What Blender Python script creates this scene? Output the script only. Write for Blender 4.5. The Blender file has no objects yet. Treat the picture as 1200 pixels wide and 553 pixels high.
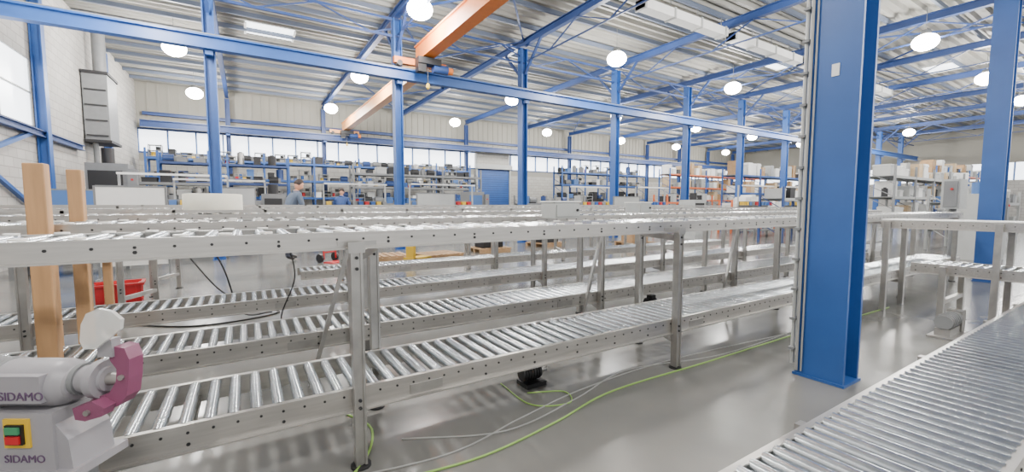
import bpy, math, random
from mathutils import Vector, Matrix, Euler
random.seed(7)
S = 0.706     # design units -> metres

# ------------------------------------------------------------------ materials
def lin(c):
    return tuple(((x/255)/12.92 if x/255 <= .04045 else ((x/255+.055)/1.055)**2.4) for x in c)
def M(name, rgb, rough=.5, metal=0., var=0., scale=8., bump=0., emis=0., alpha=1., trans=0., stretch=None, rvar=0):
    m = bpy.data.materials.new(name); m.use_nodes = True
    nt = m.node_tree; b = nt.nodes['Principled BSDF']
    c = lin(rgb)
    b.inputs['Base Color'].default_value = (*c, 1)
    b.inputs['Roughness'].default_value = rough
    b.inputs['Metallic'].default_value = metal
    if trans: b.inputs['Transmission Weight'].default_value = trans
    if alpha < 1: b.inputs['Alpha'].default_value = alpha
    if emis:
        b.inputs['Emission Color'].default_value = (*c, 1)
        b.inputs['Emission Strength'].default_value = emis
    if var or bump or rvar:
        tc = nt.nodes.new('ShaderNodeTexCoord'); mp = nt.nodes.new('ShaderNodeMapping')
        if stretch: mp.inputs['Scale'].default_value = stretch
        no = nt.nodes.new('ShaderNodeTexNoise'); no.inputs['Scale'].default_value = scale
        no.inputs['Detail'].default_value = 5
        nt.links.new(tc.outputs['Object'], mp.inputs[0]); nt.links.new(mp.outputs[0], no.inputs['Vector'])
        if var:
            r = nt.nodes.new('ShaderNodeValToRGB')
            r.color_ramp.elements[0].position = .3; r.color_ramp.elements[1].position = .7
            r.color_ramp.elements[0].color = (*[max(0, x*(1-var)) for x in c], 1)
            r.color_ramp.elements[1].color = (*[min(1, x*(1+var)) for x in c], 1)
            nt.links.new(no.outputs['Fac'], r.inputs[0]); nt.links.new(r.outputs[0], b.inputs['Base Color'])
        if rvar:
            mr = nt.nodes.new('ShaderNodeMapRange'); mr.inputs['From Min'].default_value=.3; mr.inputs['From Max'].default_value=.7
            mr.inputs['To Min'].default_value = max(.05,rough-rvar); mr.inputs['To Max'].default_value = rough+rvar
            nt.links.new(no.outputs['Fac'], mr.inputs[0]); nt.links.new(mr.outputs[0], b.inputs['Roughness'])
        if bump:
            bp = nt.nodes.new('ShaderNodeBump'); bp.inputs['Strength'].default_value = bump
            bp.inputs['Distance'].default_value = .02
            nt.links.new(no.outputs['Fac'], bp.inputs['Height']); nt.links.new(bp.outputs[0], b.inputs['Normal'])
    return m
BLUE = M('blue_paint', (40, 84, 150), .42, var=.08, scale=3)
BLUED = M('blue_steel_paint', (36, 62, 114), .5, var=.1, scale=2)
BLUEL = M('light_blue_paint', (66, 104, 160), .5)
STEEL = M('stainless_steel', (168, 166, 162), .36, .8, var=.1, scale=14, rvar=.04)
RAIL = M('rail_steel', (184, 181, 176), .33, .8, var=.1, scale=10, stretch=(.5, 6, 6), rvar=.04)
ROLL = M('roller_zinc', (190, 196, 200), .24, .92, var=.08, scale=20, rvar=.03)
BRIGHT = M('skate_wheel_white', (232, 230, 224), .4)
DARK = M('dark_gap', (34, 34, 36), .6)
BLACK = M('black_plastic', (22, 22, 24), .45)
GREY = M('grey_paint', (118, 120, 121), .5, var=.06)
LGREY = M('light_grey_paint', (166, 168, 166), .5, var=.04)
GRIND = M('grinder_grey', (142, 140, 144), .4, var=.04)
WHITE = M('white_paint', (222, 222, 219), .5, var=.03)
CREAM = M('cream_belt', (200, 198, 184), .6, var=.05)
WOOD = M('pine_wood', (176, 136, 94), .6, var=.2, scale=2, stretch=(9, 9, .8), bump=.1)
PALLET = M('pallet_wood', (150, 120, 86), .7, var=.2, scale=4)
ORANGE = M('orange_paint', (214, 118, 44), .45, var=.06)
ORANGE_GLARE = M('glare_washed_orange', (222, 158, 100), .45, var=.06)  # same crane orange, lightened so the colour itself carries the glare
ORANGEL = M('orange_fence', (205, 100, 48), .5)
RED = M('red_plastic', (180, 28, 34), .4, var=.05)
GREENC = M('green_cable', (136, 172, 84), .5)
GREYC = M('grey_cable', (150, 150, 148), .5)
CARD = M('cardboard', (166, 134, 98), .8, var=.1)
CARD2 = M('cardboard_pale', (190, 166, 132), .8, var=.1)
TAPE = M('packing_tape', (205, 192, 162), .4)
GREENP = M('green_paint', (60, 130, 90), .5)
YEL = M('yellow_paint', (210, 172, 44), .5)
PURP = M('mauve_guard', (122, 66, 94), .4, var=.08)
INK = M('label_ink', (90, 68, 96), .5)
PLEXI = M('clear_shield', (225, 225, 222), .15, alpha=.5)
LAMP = M('lamp_glow', (255, 250, 240), .5, emis=80)
PANE = M('daylight_pane', (238, 244, 250), .3, emis=3.5)
SKYL = M('skylight_sheet', (240, 246, 250), .3, emis=4)
SKIN = M('skin', (205, 150, 122), .55)
HAIR = M('dark_hair', (45, 32, 26), .7)
SHIRT1 = M('grey_blue_jacket', (82, 94, 112), .8, var=.1)
SHIRT2 = M('blue_sweater', (45, 70, 120), .8, var=.1)
PANTS = M('dark_trousers', (40, 44, 56), .8)
SHOE = M('work_shoe', (30, 28, 28), .6)
LIPS = M('lips', (165, 90, 85), .5)
PURLIN = M('purlin_grey', (92, 102, 120), .5)

def floor_mat():
    m = bpy.data.materials.new('sealed_concrete'); m.use_nodes = True
    nt = m.node_tree; b = nt.nodes['Principled BSDF']
    tc = nt.nodes.new('ShaderNodeTexCoord')
    n1 = nt.nodes.new('ShaderNodeTexNoise'); n1.inputs['Scale'].default_value = .7; n1.inputs['Detail'].default_value = 8
    r = nt.nodes.new('ShaderNodeValToRGB')
    r.color_ramp.elements[0].position = .3; r.color_ramp.elements[0].color = (*lin((101, 101, 98)), 1)
    r.color_ramp.elements[1].position = .72; r.color_ramp.elements[1].color = (*lin((127, 126, 122)), 1)
    n2 = nt.nodes.new('ShaderNodeTexNoise'); n2.inputs['Scale'].default_value = 5; n2.inputs['Detail'].default_value = 6
    mr = nt.nodes.new('ShaderNodeMapRange'); mr.inputs['To Min'].default_value = .1; mr.inputs['To Max'].default_value = .28
    for n in (n1, n2): nt.links.new(tc.outputs['Object'], n.inputs['Vector'])
    nt.links.new(n1.outputs['Fac'], r.inputs[0]); nt.links.new(r.outputs[0], b.inputs['Base Color'])
    nt.links.new(n2.outputs['Fac'], mr.inputs[0]); nt.links.new(mr.outputs[0], b.inputs['Roughness'])
    return m
FLOOR = floor_mat()
def block_mat(name, c1, c2, axis):
    m = bpy.data.materials.new(name); m.use_nodes = True
    nt = m.node_tree; b = nt.nodes['Principled BSDF']; b.inputs['Roughness'].default_value = .8
    tc = nt.nodes.new('ShaderNodeTexCoord'); sp = nt.nodes.new('ShaderNodeSeparateXYZ'); cb = nt.nodes.new('ShaderNodeCombineXYZ')
    br = nt.nodes.new('ShaderNodeTexBrick'); br.inputs['Scale'].default_value = 1.3
    br.inputs['Color1'].default_value = (*lin(c1), 1); br.inputs['Color2'].default_value = (*lin(c2), 1)
    br.inputs['Mortar'].default_value = (*[x*.65 for x in lin(c1)], 1); br.inputs['Mortar Size'].default_value = .014
    nt.links.new(tc.outputs['Object'], sp.inputs[0])
    nt.links.new(sp.outputs[axis], cb.inputs[0]); nt.links.new(sp.outputs[2], cb.inputs[1])
    nt.links.new(cb.outputs[0], br.inputs['Vector']); nt.links.new(br.outputs['Color'], b.inputs['Base Color'])
    return m
BLOCKY = block_mat('painted_block_left', (176, 174, 169), (164, 162, 158), 1)
BLOCKX = block_mat('painted_block_far', (172, 170, 163), (162, 160, 154), 0)
CLAD = M('wall_cladding', (138, 136, 127), .7, var=.05, scale=1)
DECK = M('roof_deck', (146, 145, 139), .6, var=.12, scale=.5)

# ------------------------------------------------------------------ mesh builder
class MB:
    def __init__(s): s.v=[]; s.f=[]; s.fm=[]; s.sm=[]; s.m=[]
    def mi(s, m):
        if m not in s.m: s.m.append(m)
        return s.m.index(m)
    def add(s, vs, fs, m, smooth=False):
        o = len(s.v); k = s.mi(m); s.v += [tuple(p) for p in vs]
        for f in fs: s.f.append(tuple(i+o for i in f)); s.fm.append(k); s.sm.append(smooth)
    BF = [(0,3,2,1),(4,5,6,7),(0,1,5,4),(1,2,6,5),(2,3,7,6),(3,0,4,7)]
    def box(s, x0,x1,y0,y1,z0,z1, m):
        s.add([(x0,y0,z0),(x1,y0,z0),(x1,y1,z0),(x0,y1,z0),(x0,y0,z1),(x1,y0,z1),(x1,y1,z1),(x0,y1,z1)], s.BF, m)
    def frame(s, p0, p1, up=None):
        p0=Vector(p0); p1=Vector(p1); d=(p1-p0).normalized()
        u=Vector(up) if up else (Vector((0,0,1)) if abs(d.z)<.95 else Vector((0,1,0)))
        a=d.cross(u).normalized(); b=a.cross(d).normalized()
        return p0,p1,d,a,b
    def beam(s, p0, p1, w, h, m, up=None, oa=0, ob=0):
        p0,p1,d,a,b=s.frame(p0,p1,up); vs=[]
        for p in (p0,p1):
            for sa,sb in ((-1,-1),(1,-1),(1,1),(-1,1)): vs.append(p+a*(oa+sa*w/2)+b*(ob+sb*h/2))
        s.add(vs, s.BF, m)
    def ibeam(s, p0, p1, w, h, t, m, up=None):
        s.beam(p0,p1,w,t,m,up,0,h/2-t/2); s.beam(p0,p1,w,t,m,up,0,-h/2+t/2); s.beam(p0,p1,t,h-2*t,m,up)
    def cyl(s, p0, p1, r, m, n=10, r2=None, caps=True, capm=None):
        p0,p1,d,a,b=s.frame(p0,p1); r2=r if r2 is None else r2
        c=[(math.cos(2*math.pi*i/n), math.sin(2*math.pi*i/n)) for i in range(n)]
        A=[p0+(a*x+b*y)*r for x,y in c]; B=[p1+(a*x+b*y)*r2 for x,y in c]
        s.add(A+B, [(i,(i+1)%n,n+(i+1)%n,n+i) for i in range(n)], m, True)
        if caps:
            s.add(A,[tuple(reversed(range(n)))],capm or m); s.add(B,[tuple(range(n))],capm or m)
    def lathe(s, prof, c, m, n=20, axis='z'):
        vs=[]; fs=[]; k=len(prof)
        for i in range(n):
            t=2*math.pi*i/n
            for r,z in prof:
                if axis=='z': vs.append((c[0]+r*math.cos(t),c[1]+r*math.sin(t),c[2]+z))
                elif axis=='x': vs.append((c[0]+z,c[1]+r*math.cos(t),c[2]+r*math.sin(t)))
        for i in range(n):
            j=(i+1)%n
            for q in range(k-1): fs.append((i*k+q,j*k+q,j*k+q+1,i*k+q+1))
        s.add(vs,fs,m,True)
    def ell(s, c, r, m, nu=14, nv=9, fn=None):
        vs=[]; fs=[]
        for j in range(nv+1):
            ph=math.pi*j/nv
            for i in range(nu):
                t=2*math.pi*i/nu; p=Vector((math.sin(ph)*math.cos(t),math.sin(ph)*math.sin(t),math.cos(ph)))
                q=Vector((p.x*r[0],p.y*r[1],p.z*r[2]))
                if fn: q=fn(p,q)
                vs.append(Vector(c)+q)
        for j in range(nv):
            for i in range(nu):
                k=(i+1)%nu; fs.append((j*nu+i,(j+1)*nu+i,(j+1)*nu+k,j*nu+k))
        s.add(vs,fs,m,True)
    def tube(s, pts, r, m, n=6, sub=8, taper=None):
        P=[Vector(p) for p in pts]; Q=[]
        if sub>1 and len(P)>2:
            E=[2*P[0]-P[1]]+P+[2*P[-1]-P[-2]]
            for i in range(1,len(E)-2):
                for k in range(sub):
                    t=k/sub; a,b,c,d=E[i-1:i+3]
                    Q.append(.5*((2*b)+(c-a)*t+(2*a-5*b+4*c-d)*t*t+(3*b-a-3*c+d)*t**3))
            Q.append(P[-1])
        else: Q=P
        vs=[]; N=len(Q)
        for i,p in enumerate(Q):
            d=(Q[min(i+1,N-1)]-Q[max(i-1,0)]).normalized()
            u=Vector((0,0,1)) if abs(d.z)<.9 else Vector((1,0,0))
            a=d.cross(u).normalized(); b=a.cross(d)
            rr=r if taper is None else r+(taper-r)*i/(N-1)
            for k in range(n):
                t=2*math.pi*k/n; vs.append(p+(a*math.cos(t)+b*math.sin(t))*rr)
        fs=[(i*n+k,i*n+(k+1)%n,(i+1)*n+(k+1)%n,(i+1)*n+k) for i in range(N-1) for k in range(n)]
        fs+= [tuple(range(n))[::-1], tuple((N-1)*n+k for k in range(n))]
        s.add(vs,fs,m,True)
    def extr(s, pts, y0, y1, m):   # polygon in xz extruded along y
        n=len(pts); vs=[(x,y0,z) for x,z in pts]+[(x,y1,z) for x,z in pts]
        fs=[(i,(i+1)%n,n+(i+1)%n,n+i) for i in range(n)]+[tuple(range(n))[::-1],tuple(range(n,2*n))]
        s.add(vs,fs,m)
    def merge(s, mesh, mats, mat=None):
        o=len(s.v); mat=mat or Matrix()
        s.v+=[tuple(mat@v.co) for v in mesh.vertices]
        for p,mm in zip(mesh.polygons,mats):
            s.f.append(tuple(i+o for i in p.vertices)); s.fm.append(s.mi(mm)); s.sm.append(True)
    def build(s, name, loc=(0,0,0), rz=0, parent=None, scale=1, bevel=0):
        me=bpy.data.meshes.new(name)
        me.from_pydata([tuple(Vector(v)*scale) for v in s.v],[],s.f)
        for m in s.m: me.materials.append(m)
        me.polygons.foreach_set('material_index',s.fm); me.polygons.foreach_set('use_smooth',s.sm)
        me.update()
        ob=bpy.data.objects.new(name,me); bpy.context.collection.objects.link(ob)
        ob.location=loc; ob.rotation_euler=(0,0,rz)
        if parent: ob.parent=parent
        if bevel:
            b=ob.modifiers.new('bevel','BEVEL'); b.width=bevel*S; b.segments=2; b.limit_method='ANGLE'
        return ob

# ------------------------------------------------------------------ room
XL, XR, YF, YB, ZC = -5.3, 60, 34, -9, 9.1
b=MB(); b.box(XL-1,XR+1,YB-3,YF+1,-.2,0,FLOOR); b.build('floor')
b=MB(); prof=[]; y=YB-1; p=.42
while y<YF+.3:
    prof += [(y,ZC),(y+.13,ZC),(y+.19,ZC+.14),(y+.36,ZC+.14)]; y+=p
n=len(prof)
b.add([(XL-.3,a,z) for a,z in prof]+[(XR+.3,a,z) for a,z in prof],[(i,i+1,n+i+1,n+i) for i in range(n-1)],DECK)
b.box(XL-.3,XR+.3,YB-1,YF+.4,ZC+.2,ZC+.3,DECK)
b.build('ceiling')
W0,W1,WZ0,WZ1=10.5,18.75,4.05,6.05
b=MB()
b.box(XL-.3,XL,YB,W0,0,ZC,BLOCKY); b.box(XL-.3,XL,W1,YF,0,ZC,BLOCKY)
b.box(XL-.3,XL,W0,W1,0,WZ0,BLOCKY); b.box(XL-.3,XL,W0,W1,WZ1,ZC,BLOCKY)
b.build('wall_left')
b=MB(); b.box(XL-.1,XL-.04,W0,W1,WZ0,WZ1,PANE)
for i in range(5):
    yy=W0+(W1-W0)*i/4; b.box(XL-.06,XL-.01,yy-.025,yy+.025,WZ0,WZ1,LGREY)
for z in (WZ0,(WZ0+WZ1)/2,WZ1): b.box(XL-.06,XL-.01,W0,W1,z-.025,z+.025,LGREY)
b.build('window_1')
D0,D1,DZ=17.6,20.9,4.9
b=MB()
b.box(XL,D0,YF,YF+.3,0,4.4,BLOCKX); b.box(D1,XR,YF,YF+.3,0,4.4,BLOCKX); b.box(D0,D1,YF,YF+.3,DZ,6.5,BLOCKX)
b.box(XL,D0,YF,YF+.3,4.4,4.9,CLAD); b.box(D1,XR,YF,YF+.3,4.4,4.9,CLAD)
b.box(XL,D0,YF,YF+.3,6.3,6.5,CLAD); b.box(D1,XR,YF,YF+.3,6.3,6.5,CLAD)
b.box(XL,XR,YF,YF+.3,6.5,ZC,CLAD)
x=XL
while x<XR: b.box(x,x+.1,YF-.04,YF,6.6,ZC-.05,CLAD); x+=.5
b.build('wall_far')
for nm,(a,c) in (('window_2',(XL,D0-.2)),('window_3',(D1+.2,XR))):
    b=MB(); b.box(a,c,YF+.12,YF+.18,4.9,6.3,PANE)
    x=a
    while x<=c: b.box(x-.04,x+.04,YF-.02,YF+.12,4.9,6.3,BLUEL); x+=1.42
    b.box(a,c,YF-.03,YF+.12,4.85,4.95,BLUED); b.box(a,c,YF-.03,YF+.12,6.26,6.36,BLUED)
    b.build(nm)
b=MB()
b.ibeam((XL+.3,YF-.2,7.2),(XR-.3,YF-.2,7.2),.2,.2,.03,BLUED)
b.build('trim_1')
b=MB(); b.box(D0,D1,YF+.05,YF+.12,0,DZ,BLUED)
for i in range(24): b.box(D0,D1,YF+.0,YF+.05,i*.2,i*.2+.15,BLUE)
b.box(D0-.15,D0,YF-.12,YF,0,DZ+.1,LGREY); b.box(D1,D1+.15,YF-.12,YF,0,DZ+.1,LGREY)
b.box(D0-.15,D1+.15,YF-.4,YF,DZ,DZ+.4,LGREY)
b.build('door_1')
b=MB(); b.box(XR,XR+.3,YB,YF,0,4,BLOCKY); b.box(XR,XR+.3,YB,YF,5.6,ZC,CLAD); b.box(XR+.1,XR+.16,YB,YF,4,5.6,PANE)
y=YB
while y<YF: b.box(XR-.03,XR+.1,y,y+.1,4,5.6,BLUEL); y+=2
b.build('wall_right')

# ------------------------------------------------------------------ structure
def hcol(name,x0,x1,y0,y1,z1,m,extra=None):
    b=MB(); t=.035
    b.box(x0,x0+t,y0,y1,0.02,z1,m); b.box(x1-t,x1,y0,y1,0.02,z1,m); b.box(x0+t,x1-t,(y0+y1)/2-.02,(y0+y1)/2+.02,0.02,z1,m)
    b.box(x0-.02,x1+.02,y0-.015,y1+.015,0,.025,m)
    if extra: extra(b)
    return b.build(name)
def ex1(b):
    b.cyl((4.63,2.03,.05),(4.63,2.03,8),.014,GREYC,6); b.cyl((4.635,1.99,.05),(4.635,1.99,8),.009,GREYC,6)
    for k,xx in enumerate((4.66,4.74,4.82)): b.cyl((xx,2.085,.1),(xx,2.085,8),.018,LGREY,6)
    z=.25
    while z<8: b.box(4.61,4.86,2.05,2.105,z,z+.025,GREY); z+=.3
    b.box(4.64,4.652,1.80,1.86,2.88,2.99,WHITE)
hcol('steel_column',4.65,4.99,1.64,2.05,8.1,BLUE,ex1)
MX=[-4.5,13.75,23.1,32.3,41.5,50.7]
for X in MX: hcol('steel_column',X,X+.3,2.2,2.56,8.1,BLUE)
FX=[-.72,5.0,10.6,16.3,22.1,27.7,33.4,39.1,44.8,50.5,56]
for X in FX: hcol('steel_column',X-.15,X+.15,15.9,16.25,8.5,BLUE)
for X in FX: hcol('steel_column',X-.13,X+.13,33.35,33.65,8.5,BLUED)
for Y in (18.8,26.3): hcol('steel_column',XL+.02,XL+.28,Y,Y+.3,8.5,BLUE)
for X in FX:
    b=MB()
    b.ibeam((X,YB,8.72),(X,33.6,8.72),.2,.3,.03,BLUED)
    for yc in (2.3,16.1):
        for sg in (-1,1): b.beam((X,yc+sg*.2,7.4),(X,yc+sg*1.4,8.6),.09,.09,BLUED)
    b.beam((X,2.5,7.9),(X,15.8,7.9),.05,.05,BLUED)
    y=2.5; k=0
    while y<15.5: b.beam((X,y,7.9 if k%2 else 8.6),(X,y+1.66,8.6 if k%2 else 7.9),.04,.04,BLUED); y+=1.66; k+=1
    b.build('roof_truss')
for Y,zb in ((2.35,7.6),(16.08,7.9)):
    b=MB(); b.beam((XL+.4,Y,8.5),(XR-.4,Y,8.5),.08,.08,BLUED); b.beam((XL+.4,Y,zb),(XR-.4,Y,zb),.08,.08,BLUED)
    x=XL+.4; k=0
    while x<XR-2.2: b.beam((x,Y,zb if k%2 else 8.5),(x+1.8,Y,8.5 if k%2 else zb),.045,.045,BLUED); x+=1.8; k+=1
    b.build('lattice_girder')
b=MB(); y=YB
while y<YF-.3: b.beam((XL+.02,y,9.0),(XR-.02,y,9.0),.09,.16,PURLIN); y+=1.6
b.build('roof_purlins')
b=MB()
for i in (1,4,7):
    for y0,y1 in ((2,9),(9,16),(16,25),(25,33)):
        b.beam((FX[i],y0,8.8),(FX[i+1],y1,8.8),.06,.06,BLUED); b.beam((FX[i],y1,8.8),(FX[i+1],y0,8.8),.06,.06,BLUED)
b.build('roof_bracing')
b=MB()
b.beam((XL+.1,12,2.0),(XL+.1,18.5,3.9),.1,.1,BLUE); b.beam((XL+.1,12,3.9),(XL+.1,18.5,1.4),.1,.1,BLUE)
b.ibeam((XL+.15,8,3.85),(XL+.15,22.6,3.85),.15,.2,.03,BLUED)
b.build('wall_bracing')
for Y,n in ((15.7,0),(1.4,1),(32.9,2)):
    b=MB(); b.ibeam((XL+.3,Y,6.46),(XR-.5,Y,6.46),.28,.4,.05,BLUE if n<2 else BLUED); b.beam((XL+.3,Y,6.69),(XR-.5,Y,6.69),.07,.06,GREY)
    for X in ([4.8]+[q+.17 for q in MX] if n==1 else FX):
        sg={0:.18,1:.6,2:.4}[n]
        b.box(X-.1,X+.1,Y,Y+sg,6.12,6.24,BLUE)
    b.build('crane_runway_beam')
def bridge(x,y0,y1,m):
    b=MB()
    b.box(x-.15,x+.15,y0,y1,6.98,7.5,m); b.box(x-.21,x+.21,y0,y1,7.5,7.54,m); b.box(x-.21,x+.21,y0,y1,6.94,6.98,m)
    for y in (y0+.05,y1-.05):
        b.box(x-1.0,x+1.0,y-.1,y+.1,6.82,7.04,m)
        for q in (-.8,.8): b.cyl((x+q,y-.12,6.83),(x+q,y+.12,6.83),.1,BLACK,12)
    yh=y1-.8
    b.box(x-.4,x+.45,yh-.2,yh+.2,6.68,6.9,BLACK); b.cyl((x+.2,yh,6.6),(x+.75,yh,6.6),.16,BLUED,14)
    b.cyl((x+.75,yh,6.6),(x+.95,yh,6.6),.12,ORANGE,14)
    b.box(x-.4,x-.1,yh-.15,yh+.15,6.4,6.7,BLACK); b.cyl((x,yh,6.0),(x,yh,6.6),.02,BLACK,6)
    b.ell((x,yh,5.95),(.07,.07,.11),YEL)
    return b.build('overhead_crane_bridge')
bridge(5.75,1.4,15.7,ORANGE); bridge(6.3,16.6,32.9,ORANGE_GLARE)
b=MB()
for a,c in ((11.4,16.1),(16.6,22),(22.3,33)):
    b.box(a,c,10.0,10.4,8.2,8.5,WHITE)
    x=a
    while x<c: b.box(x,x+.08,9.97,10.43,8.17,8.53,LGREY); b.cyl((x+.04,10.2,8.5),(x+.04,10.2,8.95),.015,GREY,6); x+=1.5
b.build('ventilation_duct')
for i,(x,y) in enumerate(((1.2,21.4),(32,7.7),(14,24),(24,12),(-2.5,12))):
    b=MB(); b.box(x-.9,x+.9,y-.65,y+.65,ZC-.04,ZC-.01,SKYL)
    for q in (-.9,.9): b.box(x+q-.04,x+q+.04,y-.65,y+.65,ZC-.1,ZC,WHITE)
    b.build('window_%d'%(4+i))

# ------------------------------------------------------------------ lamps
def lamp(x,y,z=7.85):
    b=MB()
    b.lathe([(.05,.42),(.14,.4),(.17,.25),(.24,.13),(.34,.08),(.36,.03)],(0,0,0),GREY,20)
    b.ell((0,0,-.03),(.40,.40,.3),LAMP,20,10)
    b.cyl((0,0,.4),(0,0,ZC-z),.012,GREY,6)
    o=b.build('high_bay_lamp',(x,y,z))
    L=bpy.data.lights.new('lamp_light','POINT'); L.shadow_soft_size=.2; L.energy=500; L.color=(1,.975,.945)
    lo=bpy.data.objects.new('lamp_light',L); bpy.context.collection.objects.link(lo)
    lo.parent=o; lo.location=(0,0,-.6)
for X in (-2.1,4.9,13.5,22,30.8,39,48):
    for Y in (-3,5.8,13.3,21.6,29.6): lamp(X,Y)

# ------------------------------------------------------------------ conveyors
def conveyor(x0,x1,y0,y1,zt,pitch=.115,r=.034,rh=.13,discs=False,axis='x',guard=0,nseg=10):
    b=MB()
    def P(x,y,z): return (x,y,z) if axis=='x' else (y,x,z)
    def bx(xa,xb,ya,yb,za,zb,m):
        if axis=='x': b.box(xa,xb,ya,yb,za,zb,m)
        else: b.box(ya,yb,xa,xb,za,zb,m)
    for y,s in ((y0,1),(y1,-1)):
        ya,yb=(y,y+.015) if s>0 else (y-.015,y)
        bx(x0,x1,ya,yb,zt-rh,zt,RAIL)
        f0,f1=sorted((y,y+.035*s)); g0,g1=sorted((y-.03*s,y))
        bx(x0,x1,f0,f1,zt,zt+.01,RAIL); bx(x0,x1,g0,g1,zt-rh-.01,zt-rh,RAIL)
        x=x0+.08; o=-.005*s; k=0
        while x<x1:
            a,c=sorted((y+o,y))
            b.cyl(P(x,a,zt-.035),P(x,c,zt-.035),.008,DARK,6)
            if k%4==0: b.cyl(P(x,a,zt-rh+.03),P(x,c,zt-rh+.03),.01,DARK,6)
            x+=pitch if not discs else .16; k+=1
        # bolted splice plates between rail sections
        x=x0+1.9
        while x<x1-.3:
            a,c=sorted((y-.008*s,y)); bx(x-.12,x+.12,a,c,zt-rh+.012,zt-.05,STEEL); x+=3.1
    x=x0+.06
    while x<x1-.03:
        b.cyl(P(x,y0+.03,zt-.02),P(x,y1-.03,zt-.02),r,ROLL,nseg,capm=DARK)
        b.cyl(P(x,y0+.015,zt-.02),P(x,y1-.015,zt-.02),.012,DARK,5,caps=False)
        x+=pitch
    x=x0+.5
    while x<x1: bx(x,x+.05,y0+.02,y1-.02,zt-rh,zt-rh+.04,RAIL); x+=1.5
    if discs:
        x=x0+.1
        while x<x1:
            for y in (y0+.06,y1-.06):
                b.cyl(P(x,y,zt+.012),P(x,y,zt+.022),.034,BRIGHT,12)
            x+=.2
    if guard:
        for y in (y0-.01,y1+.01):
            bx(x0,x1,y-.01,y+.01,zt+guard-.03,zt+guard,RAIL)
            x=x0+.3
            while x<x1: bx(x,x+.03,y-.01,y+.01,zt,zt+guard,RAIL); x+=.9
    return b
def posts(b,xs,y0,y1,ztop,zlow,w=.072,brace=False):
    for k,x in enumerate(xs):
        for j,y in enumerate((y0-w/2-.005,y1+w/2+.005)):
            xx=x+(.3 if j else 0)
            b.box(xx-w/2,xx-w/2+.015,y-w/2,y+w/2,.02,ztop,STEEL); b.box(xx+w/2-.015,xx+w/2,y-w/2,y+w/2,.02,ztop,STEEL)
            b.box(xx-w/2+.015,xx+w/2-.015,y-w/2+.01,y-w/2+.03,.02,ztop,STEEL)
            b.cyl((xx,y,0.012),(xx,y,.09),.022,STEEL,8); b.cyl((xx,y,0),(xx,y,.014),.065,DARK,12)
            for z in (zlow-.05,zlow-.1,ztop-.05,ztop-.12): b.cyl((xx,y-w/2-.002,z),(xx,y-w/2+.012,z),.011,DARK,6)
            b.box(xx-.05,xx+.05,y-w/2*(-1 if j else 1)-.004,y-w/2*(-1 if j else 1)+.004,ztop-.02,ztop+.05,STEEL)
        b.beam((x,y0,ztop-.06),(x+.3,y1,ztop-.06),.05,.06,STEEL)
        b.beam((x,y0,zlow-.2),(x+.3,y1,zlow-.2),.05,.06,STEEL)
        if brace: b.beam((x-.4,y0-.06,.02),(x-.03,y0-.06,ztop-.15),.035,.035,STEEL)
ZT=.5
A0,A1=2.83,3.52; B0,B1=4.3,5.0; C0,C1=6.15,6.85; Dd0,Dd1=8.4,9.0
conveyor(-.85,14,A0,A1,ZT,nseg=14).build('roller_conveyor')
conveyor(-4.6,14,B0,B1,ZT).build('roller_conveyor')
conveyor(-4.6,14,C0,C1,ZT,nseg=8).build('roller_conveyor')
conveyor(.8,14,Dd0,Dd1,ZT,nseg=8).build('roller_conveyor')
ups=[(A0,A1,1.52,[-2.6,.58,3.76,7.0,10.2,13.3],0,-4.4,False),
     (B0,B1,1.55,[-2.2,.85,4.1,7.3,10.5,13.4],0,-4.4,True),
     (C0,C1,1.58,[-1.9,1.2,4.5,7.7,10.9],.06,-4.6,False),
     (Dd0,Dd1,1.6,[-1.6,1.6,4.8,8.0,11.2],.08,-4.6,False),
     (10.2,10.9,1.62,[-1.5,1.8,5.0,8.2,11.4],.08,-4.6,False)]
for y0,y1,z,xs,g,xa,br in ups:
    b=conveyor(xa,14,y0,y1,z,pitch=.13,rh=.09,discs=True,guard=g,nseg=8)
    posts(b,xs,y0,y1,z-.1,ZT,brace=br)
    b.build('elevated_roller_conveyor')
b=conveyor(-.3,8.3,.36,1.06,ZT,pitch=.105,r=.038,rh=.14,nseg=16)
for x in (.6,2.6,4.6,6.6,8.0):
    for y in (.33,1.09): b.box(x-.035,x+.035,y-.03,y+.03,.02,.48,STEEL); b.cyl((x,y,0),(x,y,.02),.06,STEEL,10)
    b.box(x-.02,x+.02,.36,1.06,.22,.27,STEEL)
b.build('roller_conveyor')
b=conveyor(-1.8,2.7,8.75,9.45,1.44,pitch=.13,rh=.1,axis='y',nseg=8)
b.box(8.8,9.4,-1.8,2.7,1.455,1.47,WHITE)
for y in (-1.2,1.4,2.6):
    for x in (8.7,9.5): b.box(x-.035,x+.035,y-.035,y+.035,0,1.44,STEEL)
b.build('transfer_conveyor')
b=conveyor(-1.8,2.3,8.75,9.45,.8,pitch=.11,rh=.13,axis='y',nseg=8)
for y in (-1.0,1.9):
    for x in (8.6,9.6): b.box(x-.035,x+.035,y-.035,y+.035,0,.8,STEEL)
    b.box(8.6,9.6,y-.03,y+.03,.25,.31,STEEL)
b.build('transfer_conveyor')
b=MB(); b.cyl((7.5,1.62,.2),(7.95,1.62,.2),.09,GREY,14); b.box(7.5,7.9,1.55,1.7,0.03,.12,STEEL); b.box(7.4,8.05,1.5,1.75,0,.03,STEEL); b.box(7.95,8.1,1.54,1.7,.03,.3,STEEL)
for k in range(5): b.cyl((7.54+k*.07,1.62,.2),(7.56+k*.07,1.62,.2),.1,GREY,14)
b.build('conveyor_drive_unit')
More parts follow.
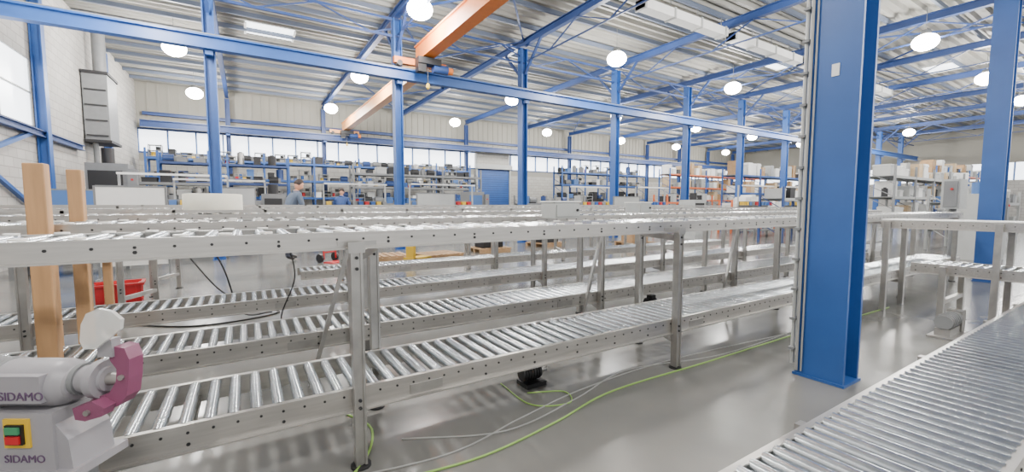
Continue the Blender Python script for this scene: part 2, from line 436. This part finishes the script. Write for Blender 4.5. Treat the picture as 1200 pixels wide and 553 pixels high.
for x,y in ((2.25,3.25),(5.6,4.65),(9.2,3.2)):
    b=MB(); b.box(x-.11,x+.11,y-.09,y+.09,0,.04,BLACK); b.cyl((x-.12,y,.12),(x+.08,y,.12),.065,BLACK,14)
    for k in range(6): b.cyl((x-.10+k*.03,y,.12),(x-.09+k*.03,y,.12),.075,DARK,14)
    b.box(x-.05,x+.05,y-.05,y+.05,.17,.23,BLACK); b.cyl((x+.08,y,.12),(x+.17,y,.12),.025,STEEL,8)
    b.build('conveyor_motor')
def ctrlbox(x,y,z,w,d,h):
    b=MB(); b.box(x-w/2,x+w/2,y-d/2,y+d/2,z,z+h,LGREY); b.box(x-w/2-.012,x+w/2+.012,y-d/2-.012,y+d/2+.012,z+h,z+h+.015,WHITE)
    b.box(x-w/2+.02,x+w/2-.02,y-d/2-.012,y-d/2,z+.02,z+h-.03,LGREY)
    b.cyl((x+w/2-.05,y-d/2-.03,z+h/2),(x+w/2-.05,y-d/2-.01,z+h/2),.015,BLACK,8)
    b.build('junction_box')
ctrlbox(3.1,3.9,1.55,.36,.26,.18); ctrlbox(5.3,4.7,1.58,.26,.3,.15)
b=MB()
for k in range(7):
    r=.31-k*.04; b.lathe([(r,0),(r,.22),(r-.03,.225),(r-.03,0)],(0,0,0),CREAM,28)
b.cyl((0,0,0),(0,0,.2),.06,GREY,14); b.build('conveyor_belt_roll',(-.33,6.5,1.61))
b=MB(); b.box(15.2,15.8,3.15,3.5,1.6,2.35,LGREY); b.box(15.17,15.2,3.2,3.45,1.65,2.3,GREY); b.cyl((15.5,3.32,0),(15.5,3.32,1.6),.06,GREY,10); b.box(15.3,15.7,3.15,3.5,0,.03,GREY)
b.cyl((15.14,3.3,2.1),(15.17,3.3,2.1),.03,RED,8); b.build('control_cabinet')

# ------------------------------------------------------------------ wooden posts
def wpost(x,y,z0,z1,w=.1):
    b=MB(); b.box(x-w/2,x+w/2,y-w/2,y+w/2,z0,z1,WOOD); b.build('wooden_post',bevel=.008)
wpost(-1.19,4.18,0,1.98,.105); wpost(-1.22,5.1,0,2.0,.095); wpost(-1.62,5.85,0,1.4,.09); wpost(-1.45,7.0,0,1.45,.08)
# ------------------------------------------------------------------ cables
def cable(pts,r,m,name='floor_cable'):
    b=MB(); b.tube([(p[0],p[1],r if len(p)==2 else p[2]) for p in pts],r,m); b.build(name)
cable([(-.5,2.3),(0,2.62),(.5,2.7),(.75,3.2),(.6,3.7),(.9,3.9)],.009,GREENC)
cable([(.1,2.35),(.6,2.5),(1.3,2.45),(2.0,2.55),(2.8,2.72),(4.2,2.7),(6.2,2.68),(9,2.6)],.008,GREENC)
cable([(.9,2.95),(1.6,2.65),(2.4,2.78),(3.3,3.0),(4.6,2.75),(7,2.8)],.006,GREYC)
cable([(.2,2.75),(1.1,2.6),(1.8,2.75),(2.6,2.9),(3.9,2.95),(6,2.76)],.006,GREYC)
cable([(2.1,3.1),(2.4,2.95),(2.3,2.75),(2.0,2.9),(2.0,3.4)],.006,GREENC)
cable([(-2.2,8.2),(-1.2,7.8),(-.2,8.6),(.4,7.6),(-.6,7.3),(-1.6,8.0)],.012,BLACK)
cable([(-1.9,10),(-1.0,8.8),(.2,9.6),(1.3,8.2),(2.5,9.4)],.012,BLACK)
cable([(-1.3,9.1,1.5),(-.9,9.1,.9),(-.5,9.0,.3),(-.2,8.9,.02)],.012,BLACK)
cable([(-.6,7.4,1.5),(-.3,7.4,.8),(-.1,7.5,.1),(.3,7.6,.02)],.012,BLACK)
cable([(.35,5.3,1.4),(.45,5.35,.9),(.3,5.4,.4),(.5,5.5,.02)],.008,BLACK)
b=MB(); x,y=-1.92,9.75
b.box(-.33,.33,-.22,.22,0,.04,RED)
for s in (-1,1):
    b.beam((s*.30,-.22,.18),(s*.30,.22,.18),.03,.32,RED); b.beam((-.33,s*.21,.18),(.33,s*.21,.18),.03,.32,RED)
    b.beam((-.37,s*.24,.35),(.37,s*.24,.35),.05,.04,RED); b.beam((s*.35,-.24,.35),(s*.35,.24,.35),.05,.04,RED)
    for k in range(5): b.box(-.28+k*.13,-.26+k*.13,s*.225-.01,s*.225+.01,.03,.33,RED)
b.build('plastic_crate',(x,y,0),.1)

# ------------------------------------------------------------------ bench grinder
def grinder():
    k=.0032
    def R(u): return (u-50)*k
    def Z(v): return 1.7-(v-240)*k
    b=MB(); zc=Z(460)
    b.lathe([(0,R(-70)),(.07,R(-70)),(.088,R(-60)),(.092,R(-50)),(.092,R(40)),(.086,R(50)),(.068,R(58)),(.068,R(62)),(0,R(62))],(0,0,zc),GRIND,28,'x')
    for i in range(6): b.lathe([(.092,R(-48+i*5)),(.098,R(-47+i*5)),(.098,R(-46+i*5)),(.092,R(-45+i*5))],(0,0,zc),GREY,28,'x')
    b.box(R(-28),R(44),-.1,-.04,zc-.045,zc+.06,GRIND)
    b.cyl((R(60),0,zc+.012),(R(98),0,zc+.012),.055,GRIND,24,r2=.048); b.cyl((R(98),0,zc+.012),(R(116),0,zc+.012),.026,STEEL,14)
    b.cyl((R(62),0,zc+.012),(R(68),0,zc+.012),.062,GREY,24); b.cyl((R(84),0,zc+.012),(R(94),0,zc+.012),.075,GRIND,28)
    o=[(108,418),(116,412),(128,414),(133,428),(131,452),(127,474),(117,486),(92,495),(78,494),(76,484),(86,477),(106,470),(115,456),(117,440),(110,430)]
    b.extr([(R(u),Z(v)) for u,v in reversed(o)],-.035,.03,PURP)
    o=[(76,482),(100,474),(114,482),(110,492),(90,498),(78,496)]
    b.extr([(R(u),Z(v)) for u,v in reversed(o)],-.085,-.035,PURP)
    b.cyl((R(123),-.045,Z(450)),(R(123),-.035,Z(450)),.011,STEEL,8); b.cyl((R(94),-.095,Z(487)),(R(94),-.085,Z(487)),.011,STEEL,8)
    b.tube([(R(112),-.01,Z(418)),(R(108),-.02,Z(406)),(R(102),-.04,Z(398))],.01,STEEL,8)
    b.box(R(98),R(116),-.045,-.005,Z(424),Z(402),GRIND)
    sh=[(84,402),(87,382),(94,369),(108,363),(124,366),(135,376),(133,388),(120,398),(102,412),(88,412)]
    b.extr([(R(u),Z(v)) for u,v in reversed(sh)],-.065,-.05,PLEXI)
    b.box(R(-55),R(56),-.1,.08,Z(560),Z(486),GRIND)
    b.extr([(R(-60),Z(560)),(R(-55),Z(498)),(R(54),Z(498)),(R(70),Z(520)),(R(74),Z(560))][::-1],-.09,.08,GRIND)
    b.box(R(-65),R(80),-.12,.12,Z(566),Z(556),GRIND)
    b.box(R(-35),R(50),-.1,.08,.03,Z(566),GREY); b.box(R(-55),R(70),-.16,.16,0,.03,GREY)
    b.box(R(0),R(30),-.108,-.1,Z(527),Z(492),YEL); b.box(R(5),R(25),-.118,-.108,Z(522),Z(498),BLACK)
    b.box(R(7),R(23),-.125,-.118,Z(508),Z(500),GREENP); b.box(R(7),R(23),-.125,-.118,Z(520),Z(511),RED)
    def txt(s,x,y,z,size):
        c=bpy.data.curves.new('t','FONT'); c.body=s; c.size=size; c.extrude=.001
        o=bpy.data.objects.new('t',c); bpy.context.collection.objects.link(o)
        dg=bpy.context.evaluated_depsgraph_get(); me=bpy.data.meshes.new_from_object(o.evaluated_get(dg))
        b.merge(me,[INK]*len(me.polygons),Matrix.Translation((x,y,z))@Matrix.Rotation(math.pi/2,4,'X'))
        bpy.data.objects.remove(o)
    txt('SIDAMO',R(-5),-.102,Z(470),.046); txt('SIDAMO',R(-4),-.102,Z(546),.042)
    th=math.radians(32); d=1.66; r=-550*k
    loc=(d*math.sin(th)+r*math.cos(th), d*math.cos(th)-r*math.sin(th),0)
    b.build('bench_grinder',loc,-th,bevel=.004)
grinder()

# ------------------------------------------------------------------ racks and clutter
def carton(b,x,y,z,w,d,h,m):
    b.box(x-w/2,x+w/2,y-d/2,y+d/2,z,z+h,m)
    if m in (CARD,CARD2): b.box(x-.03,x+.03,y-d/2-.004,y+d/2,z+h*.6,z+h+.004,TAPE)
    else: b.box(x-w/2-.02,x+w/2+.02,y-d/2-.02,y+d/2+.02,z+h*.82,z+h*.92,m)
def bits(b,x,y,z,kind,h):
    if kind==0: carton(b,x,y,z,random.uniform(.4,.7),.7,random.uniform(.3,h),random.choice([CARD,CARD2,CARD,WHITE]))
    elif kind==1: carton(b,x,y,z,random.uniform(.3,.6),.6,random.uniform(.2,h*.7),random.choice([GREY,LGREY,BLUEL,BLACK,WHITE,DARK,DARK]))
    elif kind==2:
        r=random.uniform(.13,.25); hh=random.uniform(.3,h*.9); b.cyl((x,y,z),(x,y,z+hh),r,random.choice([STEEL,DARK,GREY,BLUED]),12); b.cyl((x,y,z+hh),(x,y,z+hh+.05),r*.5,DARK,8)
    elif kind==3:
        b.cyl((x-.25,y,z+.2),(x+.2,y,z+.2),.2,random.choice([GREY,DARK,BLUED]),12); b.box(x-.25,x+.2,y-.15,y+.15,z,z+.1,DARK); b.box(x+.17,x+.32,y-.12,y+.12,z,z+.32,GREY)
    elif kind==4:
        for q in range(3): b.box(x-.3+q*.2,x-.14+q*.2,y-.25,y+.1,z,z+.14,random.choice([RED,BLUE,YEL,GREY])); b.box(x-.3+q*.2,x-.14+q*.2,y-.2,y+.1,z+.15,z+.3,random.choice([BLUE,GREY,DARK]))
    elif kind==5: carton(b,x,y,z,random.uniform(.4,.7),.7,random.uniform(.3,h),random.choice([WHITE,WHITE,LGREY,CARD2]))
    elif kind==6:   # open wire basket / small machine frame with mixed parts
        hh=random.uniform(.35,h*.9)
        for sx in (-.28,.28):
            for sy in (-.25,.25): b.box(x+sx-.02,x+sx+.02,y+sy-.02,y+sy+.02,z,z+hh,GREY)
        for q in (.1,.55,.97): b.box(x-.3,x+.3,y-.27,y+.27,z+hh*q-.02,z+hh*q,LGREY)
        b.cyl((x-.1,y,z+hh*.1),(x-.1,y,z+hh*.45),.1,random.choice([RED,BLUE,DARK,YEL]),10); b.box(x+.02,x+.22,y-.1,y+.1,z+hh*.55,z+hh*.85,DARK)
def rack(x0,x1,y0,y1,levels,kinds,frame=BLUE,beamc=ORANGEL,bay=2.8,top=.9,fill=.95):
    e=bpy.data.objects.new('pallet_rack',None); bpy.context.collection.objects.link(e)
    b=MB(); zt=levels[-1]+.5; n=max(1,round((x1-x0)/bay))
    for i in range(n+1):
        x=x0+(x1-x0)*i/n
        for y in (y0,y1): b.box(x-.05,x+.05,y-.04,y+.04,0,zt,frame)
        z=.3
        while z<zt-.6: b.beam((x,y0,z),(x,y1,z+.6),.03,.03,frame); z+=.6
    for z in levels:
        for y in (y0,y1): b.box(x0,x1,y-.03,y+.03,z-.12,z,beamc)
        b.box(x0,x1,y0,y1,z-.03,z,GREY)
    b.build('frame',parent=e)
    c=MB()
    for li,z in enumerate(levels):
        h=(levels[li+1]-z-.2) if li+1<len(levels) else top
        x=x0+.4
        while x<x1-.35:
            if random.random()<fill: bits(c,x,(y0+y1)/2+random.uniform(-.1,.1),z,random.choice(kinds),h)
            x+=random.uniform(.5,.78)
    c.build('stock',parent=e)
rack(-4.6,15.5,31.2,32.3,[1,2.2,3.3,4.4],[6,1,2,3,4,1,3,6],beamc=BLUE,top=.9)
rack(-3.6,2.2,27.6,28.5,[1,2.0,2.9,3.9],[1,2,3,1,6],beamc=BLUED,top=.8)
rack(5.5,14,26.5,27.4,[.9,1.8,2.8,3.6],[1,2,3,4,6],beamc=GREY,frame=GREY,top=.7)
rack(22,32,27.5,28.6,[1,2.2,3.4,4.4],[6,1,3,2,1],beamc=BLUE)
rack(33.5,50,26,27.2,[1,2.2,3.4,4.6],[0,5,1],beamc=ORANGEL,top=1.2)
rack(30.2,42,17.6,18.8,[1.3,2.6,3.9],[0,0,5,1],beamc=BLUE,top=1.3,fill=1)
rack(24,29,18.8,19.9,[.9,1.9],[5,1,6],frame=ORANGEL,top=.9)
rack(14.5,22,22,22.9,[.9,1.8],[1,2,3,6],frame=GREY,beamc=GREY,top=.8)
rack(26,40,7.6,8.7,[1,2.1,3.1],[5,1,5,2],frame=GREY,beamc=LGREY,top=.9)
rack(20,26,9.6,10.6,[1,2],[5,1,4,6],frame=BLUED,beamc=LGREY,top=.8)
rack(42,56,10,11.2,[1.2,2.6,4],[5,1,0],frame=BLUE,top=1.1)
rack(24.5,31,14.6,15.4,[.4,1.5],[5,5,1],frame=ORANGEL,top=.9)
rack(-4.6,-1.2,24.2,25.0,[.9,1.8,2.7],[1,3,2,6],frame=GREY,beamc=GREY,top=.8)
rack(22,32,4.6,5.4,[.8,1.8],[1,5,1,6],frame=LGREY,beamc=LGREY,top=.7)
def bench(x,y,w,d,col=LGREY,back=False,rz=0,z=1.15):
    b=MB(); b.box(-w/2,w/2,-d/2,d/2,z-.06,z,col)
    for sx in (-1,1):
        for sy in (-1,1): b.box(sx*(w/2-.08)-.04,sx*(w/2-.08)+.04,sy*(d/2-.08)-.04,sy*(d/2-.08)+.04,0,z-.06,GREY)
    b.box(-w/2+.08,w/2-.08,-d/2+.05,d/2-.05,.3,.34,GREY)
    if back:
        b.box(-w/2,w/2,d/2-.04,d/2,z,z+.75,GREY); b.box(-w/2,w/2,d/2-.3,d/2-.04,z+.5,z+.53,GREY)
        for sx in (-1,1): b.box(sx*w/2-.03,sx*w/2+.03,d/2-.05,d/2+.02,z,z+1.6,LGREY)
        b.box(-w/2,w/2,d/2-.35,d/2-.2,z+1.55,z+1.62,WHITE)
        for i in range(int(w/.3)): b.box(-w/2+.1+i*.3,-w/2+.3+i*.3,d/2-.28,d/2-.06,z+.53,z+.72,random.choice([BLUE,RED,YEL,GREY,BLUEL]))
    x_=-w/2+.3
    while x_<w/2-.2: bits(b,x_,-.0,z,random.choice([1,3,1,2,6]),.5); x_+=random.uniform(.45,.7)
    b.build('workbench',(x,y,0),rz)
bench(2.6,16.9,1.9,.9); bench(4.8,22.2,3,1.0,back=True); bench(-2.0,18.5,3,1,LGREY,True); bench(-.8,21.6,3.2,1,GREY,True)
bench(8.8,20.5,3.5,1,LGREY,True); bench(13,18.7,3,1,GREY); bench(17.3,18.6,3.2,1,LGREY,True); bench(21,17.2,2.6,1,GREY,True)
bench(-3.6,14.5,2,1,GREY); bench(24,12.6,3,1,LGREY,True); bench(19,6.6,3,1,LGREY,True); bench(28,12.3,3,1,LGREY,True)
def machine(name,x,y,w,d,h,m,m2=DARK):
    b=MB(); b.box(-w/2,w/2,-d/2,d/2,0,h*.45,m); b.box(-w/2+.08,w/2-.3,-d/2+.1,d/2,h*.45,h*.85,m); b.box(-w/2+.15,w/2-.45,-d/2+.08,-d/2+.1,h*.5,h*.78,m2)
    b.box(w/2-.3,w/2-.05,-d/2-.05,-d/2+.25,h*.5,h*.8,GREY); b.cyl((-w*.1,0,h*.85),(-w*.1,0,h),.18,m2,14); b.box(-w/2,w/2,-d/2-.03,-d/2,h*.08,h*.38,LGREY)
    b.cyl((w/2-.18,-d/2-.07,h*.7),(w/2-.18,-d/2-.05,h*.7),.04,RED,8)
    b.build(name,(x,y,0))
machine('milling_machine',-3.9,20.6,1.5,1.2,3.7,GREY,BLACK); machine('milling_machine',-4.2,22.6,1.2,1.0,3.3,DARK,GREY)
machine('packing_machine',11.6,22.8,1.4,1.2,2.9,GREY,BLUEL); machine('packing_machine',19.5,13.6,1.3,1.0,2.3,LGREY)
machine('packing_machine',34,14,2,1.4,2.8,WHITE,GREENP); machine('packing_machine',1.1,19.4,1.2,1,2.5,GREY)
machine('packing_machine',19.5,3.6,1.1,1,2.4,LGREY,BLUEL)
def panel(x,y,w,h,m,z0=.3):
    b=MB(); b.box(-w/2,w/2,-.03,.03,z0,h,m); b.box(-w/2-.04,-w/2,-.04,.04,0,h+.03,GREY); b.box(w/2,w/2+.04,-.04,.04,0,h+.03,GREY); b.box(-w/2,w/2,-.04,.04,h,h+.04,GREY)
    for s in (-1,1): b.box(s*w/2-.04,s*w/2+.04,-.3,.3,0,.05,GREY)
    b.build('partition_panel',(x,y,0))
panel(-2.2,13.0,1.2,2.1,WHITE); panel(-3.9,16.6,1.2,2.1,BLUEL); panel(-.3,17.2,1.2,2.25,LGREY); panel(7.5,18.6,1.8,2.2,LGREY); panel(15,14,1.6,2.05,LGREY)
b=MB(); b.box(XL+.05,XL+.8,23.5,25.0,4.3,6.9,GREY); b.box(XL+.03,XL+.85,23.4,25.1,4.2,4.3,DARK); b.box(XL+.03,XL+.85,23.4,25.1,6.9,7.0,DARK)
for k in range(4): b.box(XL+.1,XL+.75,23.46,23.5,4.45+k*.6,4.5+k*.6,DARK)
b.cyl((XL+.45,24.3,7.0),(XL+.45,24.3,8.9),.22,GREY,14); b.cyl((XL+.3,23.7,0),(XL+.3,23.7,4.2),.09,GREY,10)
b.build('air_heater_unit')
for x,y in ((5.2,12.8),(7.5,13.6),(3.6,13.2),(10.5,14.2),(13.8,12.4)):
    e=bpy.data.objects.new('wooden_pallet',None); bpy.context.collection.objects.link(e); e.location=(x,y,0); e.rotation_euler=(0,0,random.uniform(-.2,.2))
    b=MB()
    for q in (-.5,0,.5): b.box(-.6,.6,q-.06,q+.06,0,.13,PALLET)
    for q in range(6): b.box(-.6+q*.22,-.45+q*.22,-.56,.56,.13,.17,PALLET)
    b.build('slats',parent=e)
    if x>7:
        c=MB(); carton(c,0,0,.17,.8,.7,random.uniform(.25,.5),random.choice([CARD,GREY,BLACK])); c.build('carton',parent=e)
b=MB()
for s in (-.22,.22): b.tube([(s,0,.1),(s,.05,.8),(s,.2,1.2)],.025,RED)
for z in (.3,.6,.9): b.tube([(-.22,.02,z),(.22,.02,z)],.02,RED,sub=1)
b.box(-.25,.25,-.35,.0,.0,.03,RED)
for s in (-.28,.28): b.cyl((s-.03,.1,.13),(s+.03,.1,.13),.13,BLACK,16)
b.build('hand_truck',(2.1,13.6,0),.6)
b=MB(); b.box(-.35,.35,-.2,.2,.1,.2,YEL); b.box(-.3,-.2,-.15,.15,.2,.6,YEL)
for s in (-.25,.25): b.cyl((s,-.2,.1),(s,.2,.1),.1,BLACK,12)
b.build('floor_trolley',(4.2,11.9,0),.4)

# ------------------------------------------------------------------ people
def person(name,loc,rz,shirt,lean=.12,look=.35,armz=1.02,step=.08):
    J={}; E=[]; R=[]; V=[]
    def j(n,p,r,par=None):
        J[n]=len(V); V.append(Vector(p)); R.append(r)
        if par: E.append((J[par],J[n]))
    j('pel',(0,0,.95),(.13,.15))
    j('sp',(lean*.3,0,1.1),(.115,.14),'pel'); j('ch',(lean*.8,0,1.3),(.125,.165),'sp')
    j('nb',(lean*1.1,0,1.45),(.07,.08),'ch'); j('nk',(lean*1.35+.01,0,1.54),(.052,.052),'nb')
    for s,t in ((1,'l'),(-1,'r')):
        j('sh'+t,(lean*1.05,s*.175,1.41),(.07,.07),'ch')
        j('el'+t,(lean+.06,s*.23,1.13),(.05,.05),'sh'+t)
        j('wr'+t,(lean+.3,s*.15,armz+.03),(.033,.033),'el'+t)
        j('hp'+t,(0,s*.09,.87),(.1,.1),'pel')
        j('kn'+t,(.03+s*step*.5,s*.1,.49),(.062,.062),'hp'+t)
        j('an'+t,(-.02+s*step,s*.105,.1),(.045,.045),'kn'+t)
        j('to'+t,(.14+s*step,s*.12,.045),(.04,.045),'an'+t)
    me=bpy.data.meshes.new('tmp'); me.from_pydata(V,E,[]); ob=bpy.data.objects.new('tmp',me); bpy.context.collection.objects.link(ob)
    sk=ob.modifiers.new('s','SKIN'); sk.use_smooth_shade=True
    lay=me.skin_vertices[0] if len(me.skin_vertices) else None
    if lay is None:
        bpy.context.view_layer.objects.active=ob; bpy.ops.mesh.customdata_skin_add(); lay=me.skin_vertices[0]
    for i,r in enumerate(R): lay.data[i].radius=r; lay.data[i].use_root=(i==0)
    ss=ob.modifiers.new('ss','SUBSURF'); ss.levels=2; ss.render_levels=2
    dg=bpy.context.evaluated_depsgraph_get(); m2=bpy.data.meshes.new_from_object(ob.evaluated_get(dg))
    mats=[]
    for p in m2.polygons:
        c=p.center
        if c.z<.1: mats.append(SHOE)
        elif c.z<.92 and abs(c.x)<.3 : mats.append(PANTS)
        elif c.z>1.49: mats.append(SKIN)
        else: mats.append(shirt)
    b=MB(); b.merge(m2,mats); bpy.data.objects.remove(ob)
    b.lathe([(.075,0),(.08,.03),(.066,.05)],(lean*1.15,0,1.46),shirt,16)
    for s,t in ((1,1),(-1,1)):
        w=V[J['wrl' if s>0 else 'wrr']]
        b.ell(w+Vector((.07,-s*.01,-.01)),(.055,.04,.017),SKIN,12,8)
        for q,(yy,L) in enumerate(((-.03,.062),(-.01,.074),(.011,.07),(.03,.055))):
            o=w+Vector((.11,yy,-.008)); b.tube([o,o+Vector((L*.45,0,-.004)),o+Vector((L*.8,0,-.02)),o+Vector((L,0,-.04))],.009,SKIN,6,3,taper=.006)
        o=w+Vector((.05,-s*.035,-.01)); b.tube([o,o+Vector((.03,-s*.02,-.005)),o+Vector((.06,-s*.018,-.02))],.01,SKIN,6,3,taper=.007)
    h=MB()
    def jaw(p,q):
        if p.z<0: q.y*=1-.28*(-p.z); q.x*=(1-.12*(-p.z)); q.x+=.012*(-p.z)
        return q
    h.ell((0,0,0),(.094,.077,.118),SKIN,20,14,jaw)
    h.ell((.095,0,-.015),(.02,.013,.026),SKIN,8,6)
    for s in (-1,1):
        h.ell((.082,s*.03,.012),(.012,.014,.008),WHITE,8,6); h.ell((.09,s*.03,.012),(.006,.007,.007),BLACK,6,5)
        h.ell((.0,s*.078,-.005),(.018,.008,.03),SKIN,8,6); h.ell((.086,s*.03,.032),(.008,.02,.004),HAIR,6,4)
    h.ell((.083,0,-.055),(.012,.024,.006),LIPS,8,5)
    def hf(p,q):
        if p.x>.25 and p.z<.55: q=q*.86
        if p.z<-.35: q=q*.85
        return q
    h.ell((-.008,0,.018),(.1,.086,.118),HAIR,20,14,hf)
    mt=Matrix.Translation(V[J['nk']]+Vector((.03,0,.095)))@Matrix.Rotation(look,4,'Y')
    o=len(b.v); b.v+=[tuple(mt@Vector(v)) for v in h.v]
    for f,k,sm in zip(h.f,h.fm,h.sm): b.f.append(tuple(i+o for i in f)); b.fm.append(b.mi(h.m[k])); b.sm.append(sm)
    b.build(name,loc,rz,scale=1/S)
person('worker',(1.1,14.6,0),.35,SHIRT1,lean=.16,look=.5)
person('worker',(3.75,21.0,0),1.2,SHIRT2,lean=.2,look=.6)

# ------------------------------------------------------------------ world & camera
w=bpy.data.worlds.new('world'); bpy.context.scene.world=w; w.use_nodes=True
w.node_tree.nodes['Background'].inputs[0].default_value=(.97,.98,1,1); w.node_tree.nodes['Background'].inputs[1].default_value=1.5
cam=bpy.data.cameras.new('camera'); co=bpy.data.objects.new('camera',cam); bpy.context.collection.objects.link(co)
cam.sensor_width=36; cam.lens=15.0; cam.clip_end=300; cam.clip_start=.02
co.location=(0,0,1.7); co.rotation_euler=(math.radians(90-4.17),0,math.radians(-32))
bpy.context.scene.camera=co

# ------------------------------------------------------------------ bake metre scale
done=set()
for o in bpy.data.objects:
    o.location=Vector(o.location)*S
    if o.type=='MESH' and o.data.name not in done:
        o.data.transform(Matrix.Scale(S,4)); done.add(o.data.name)
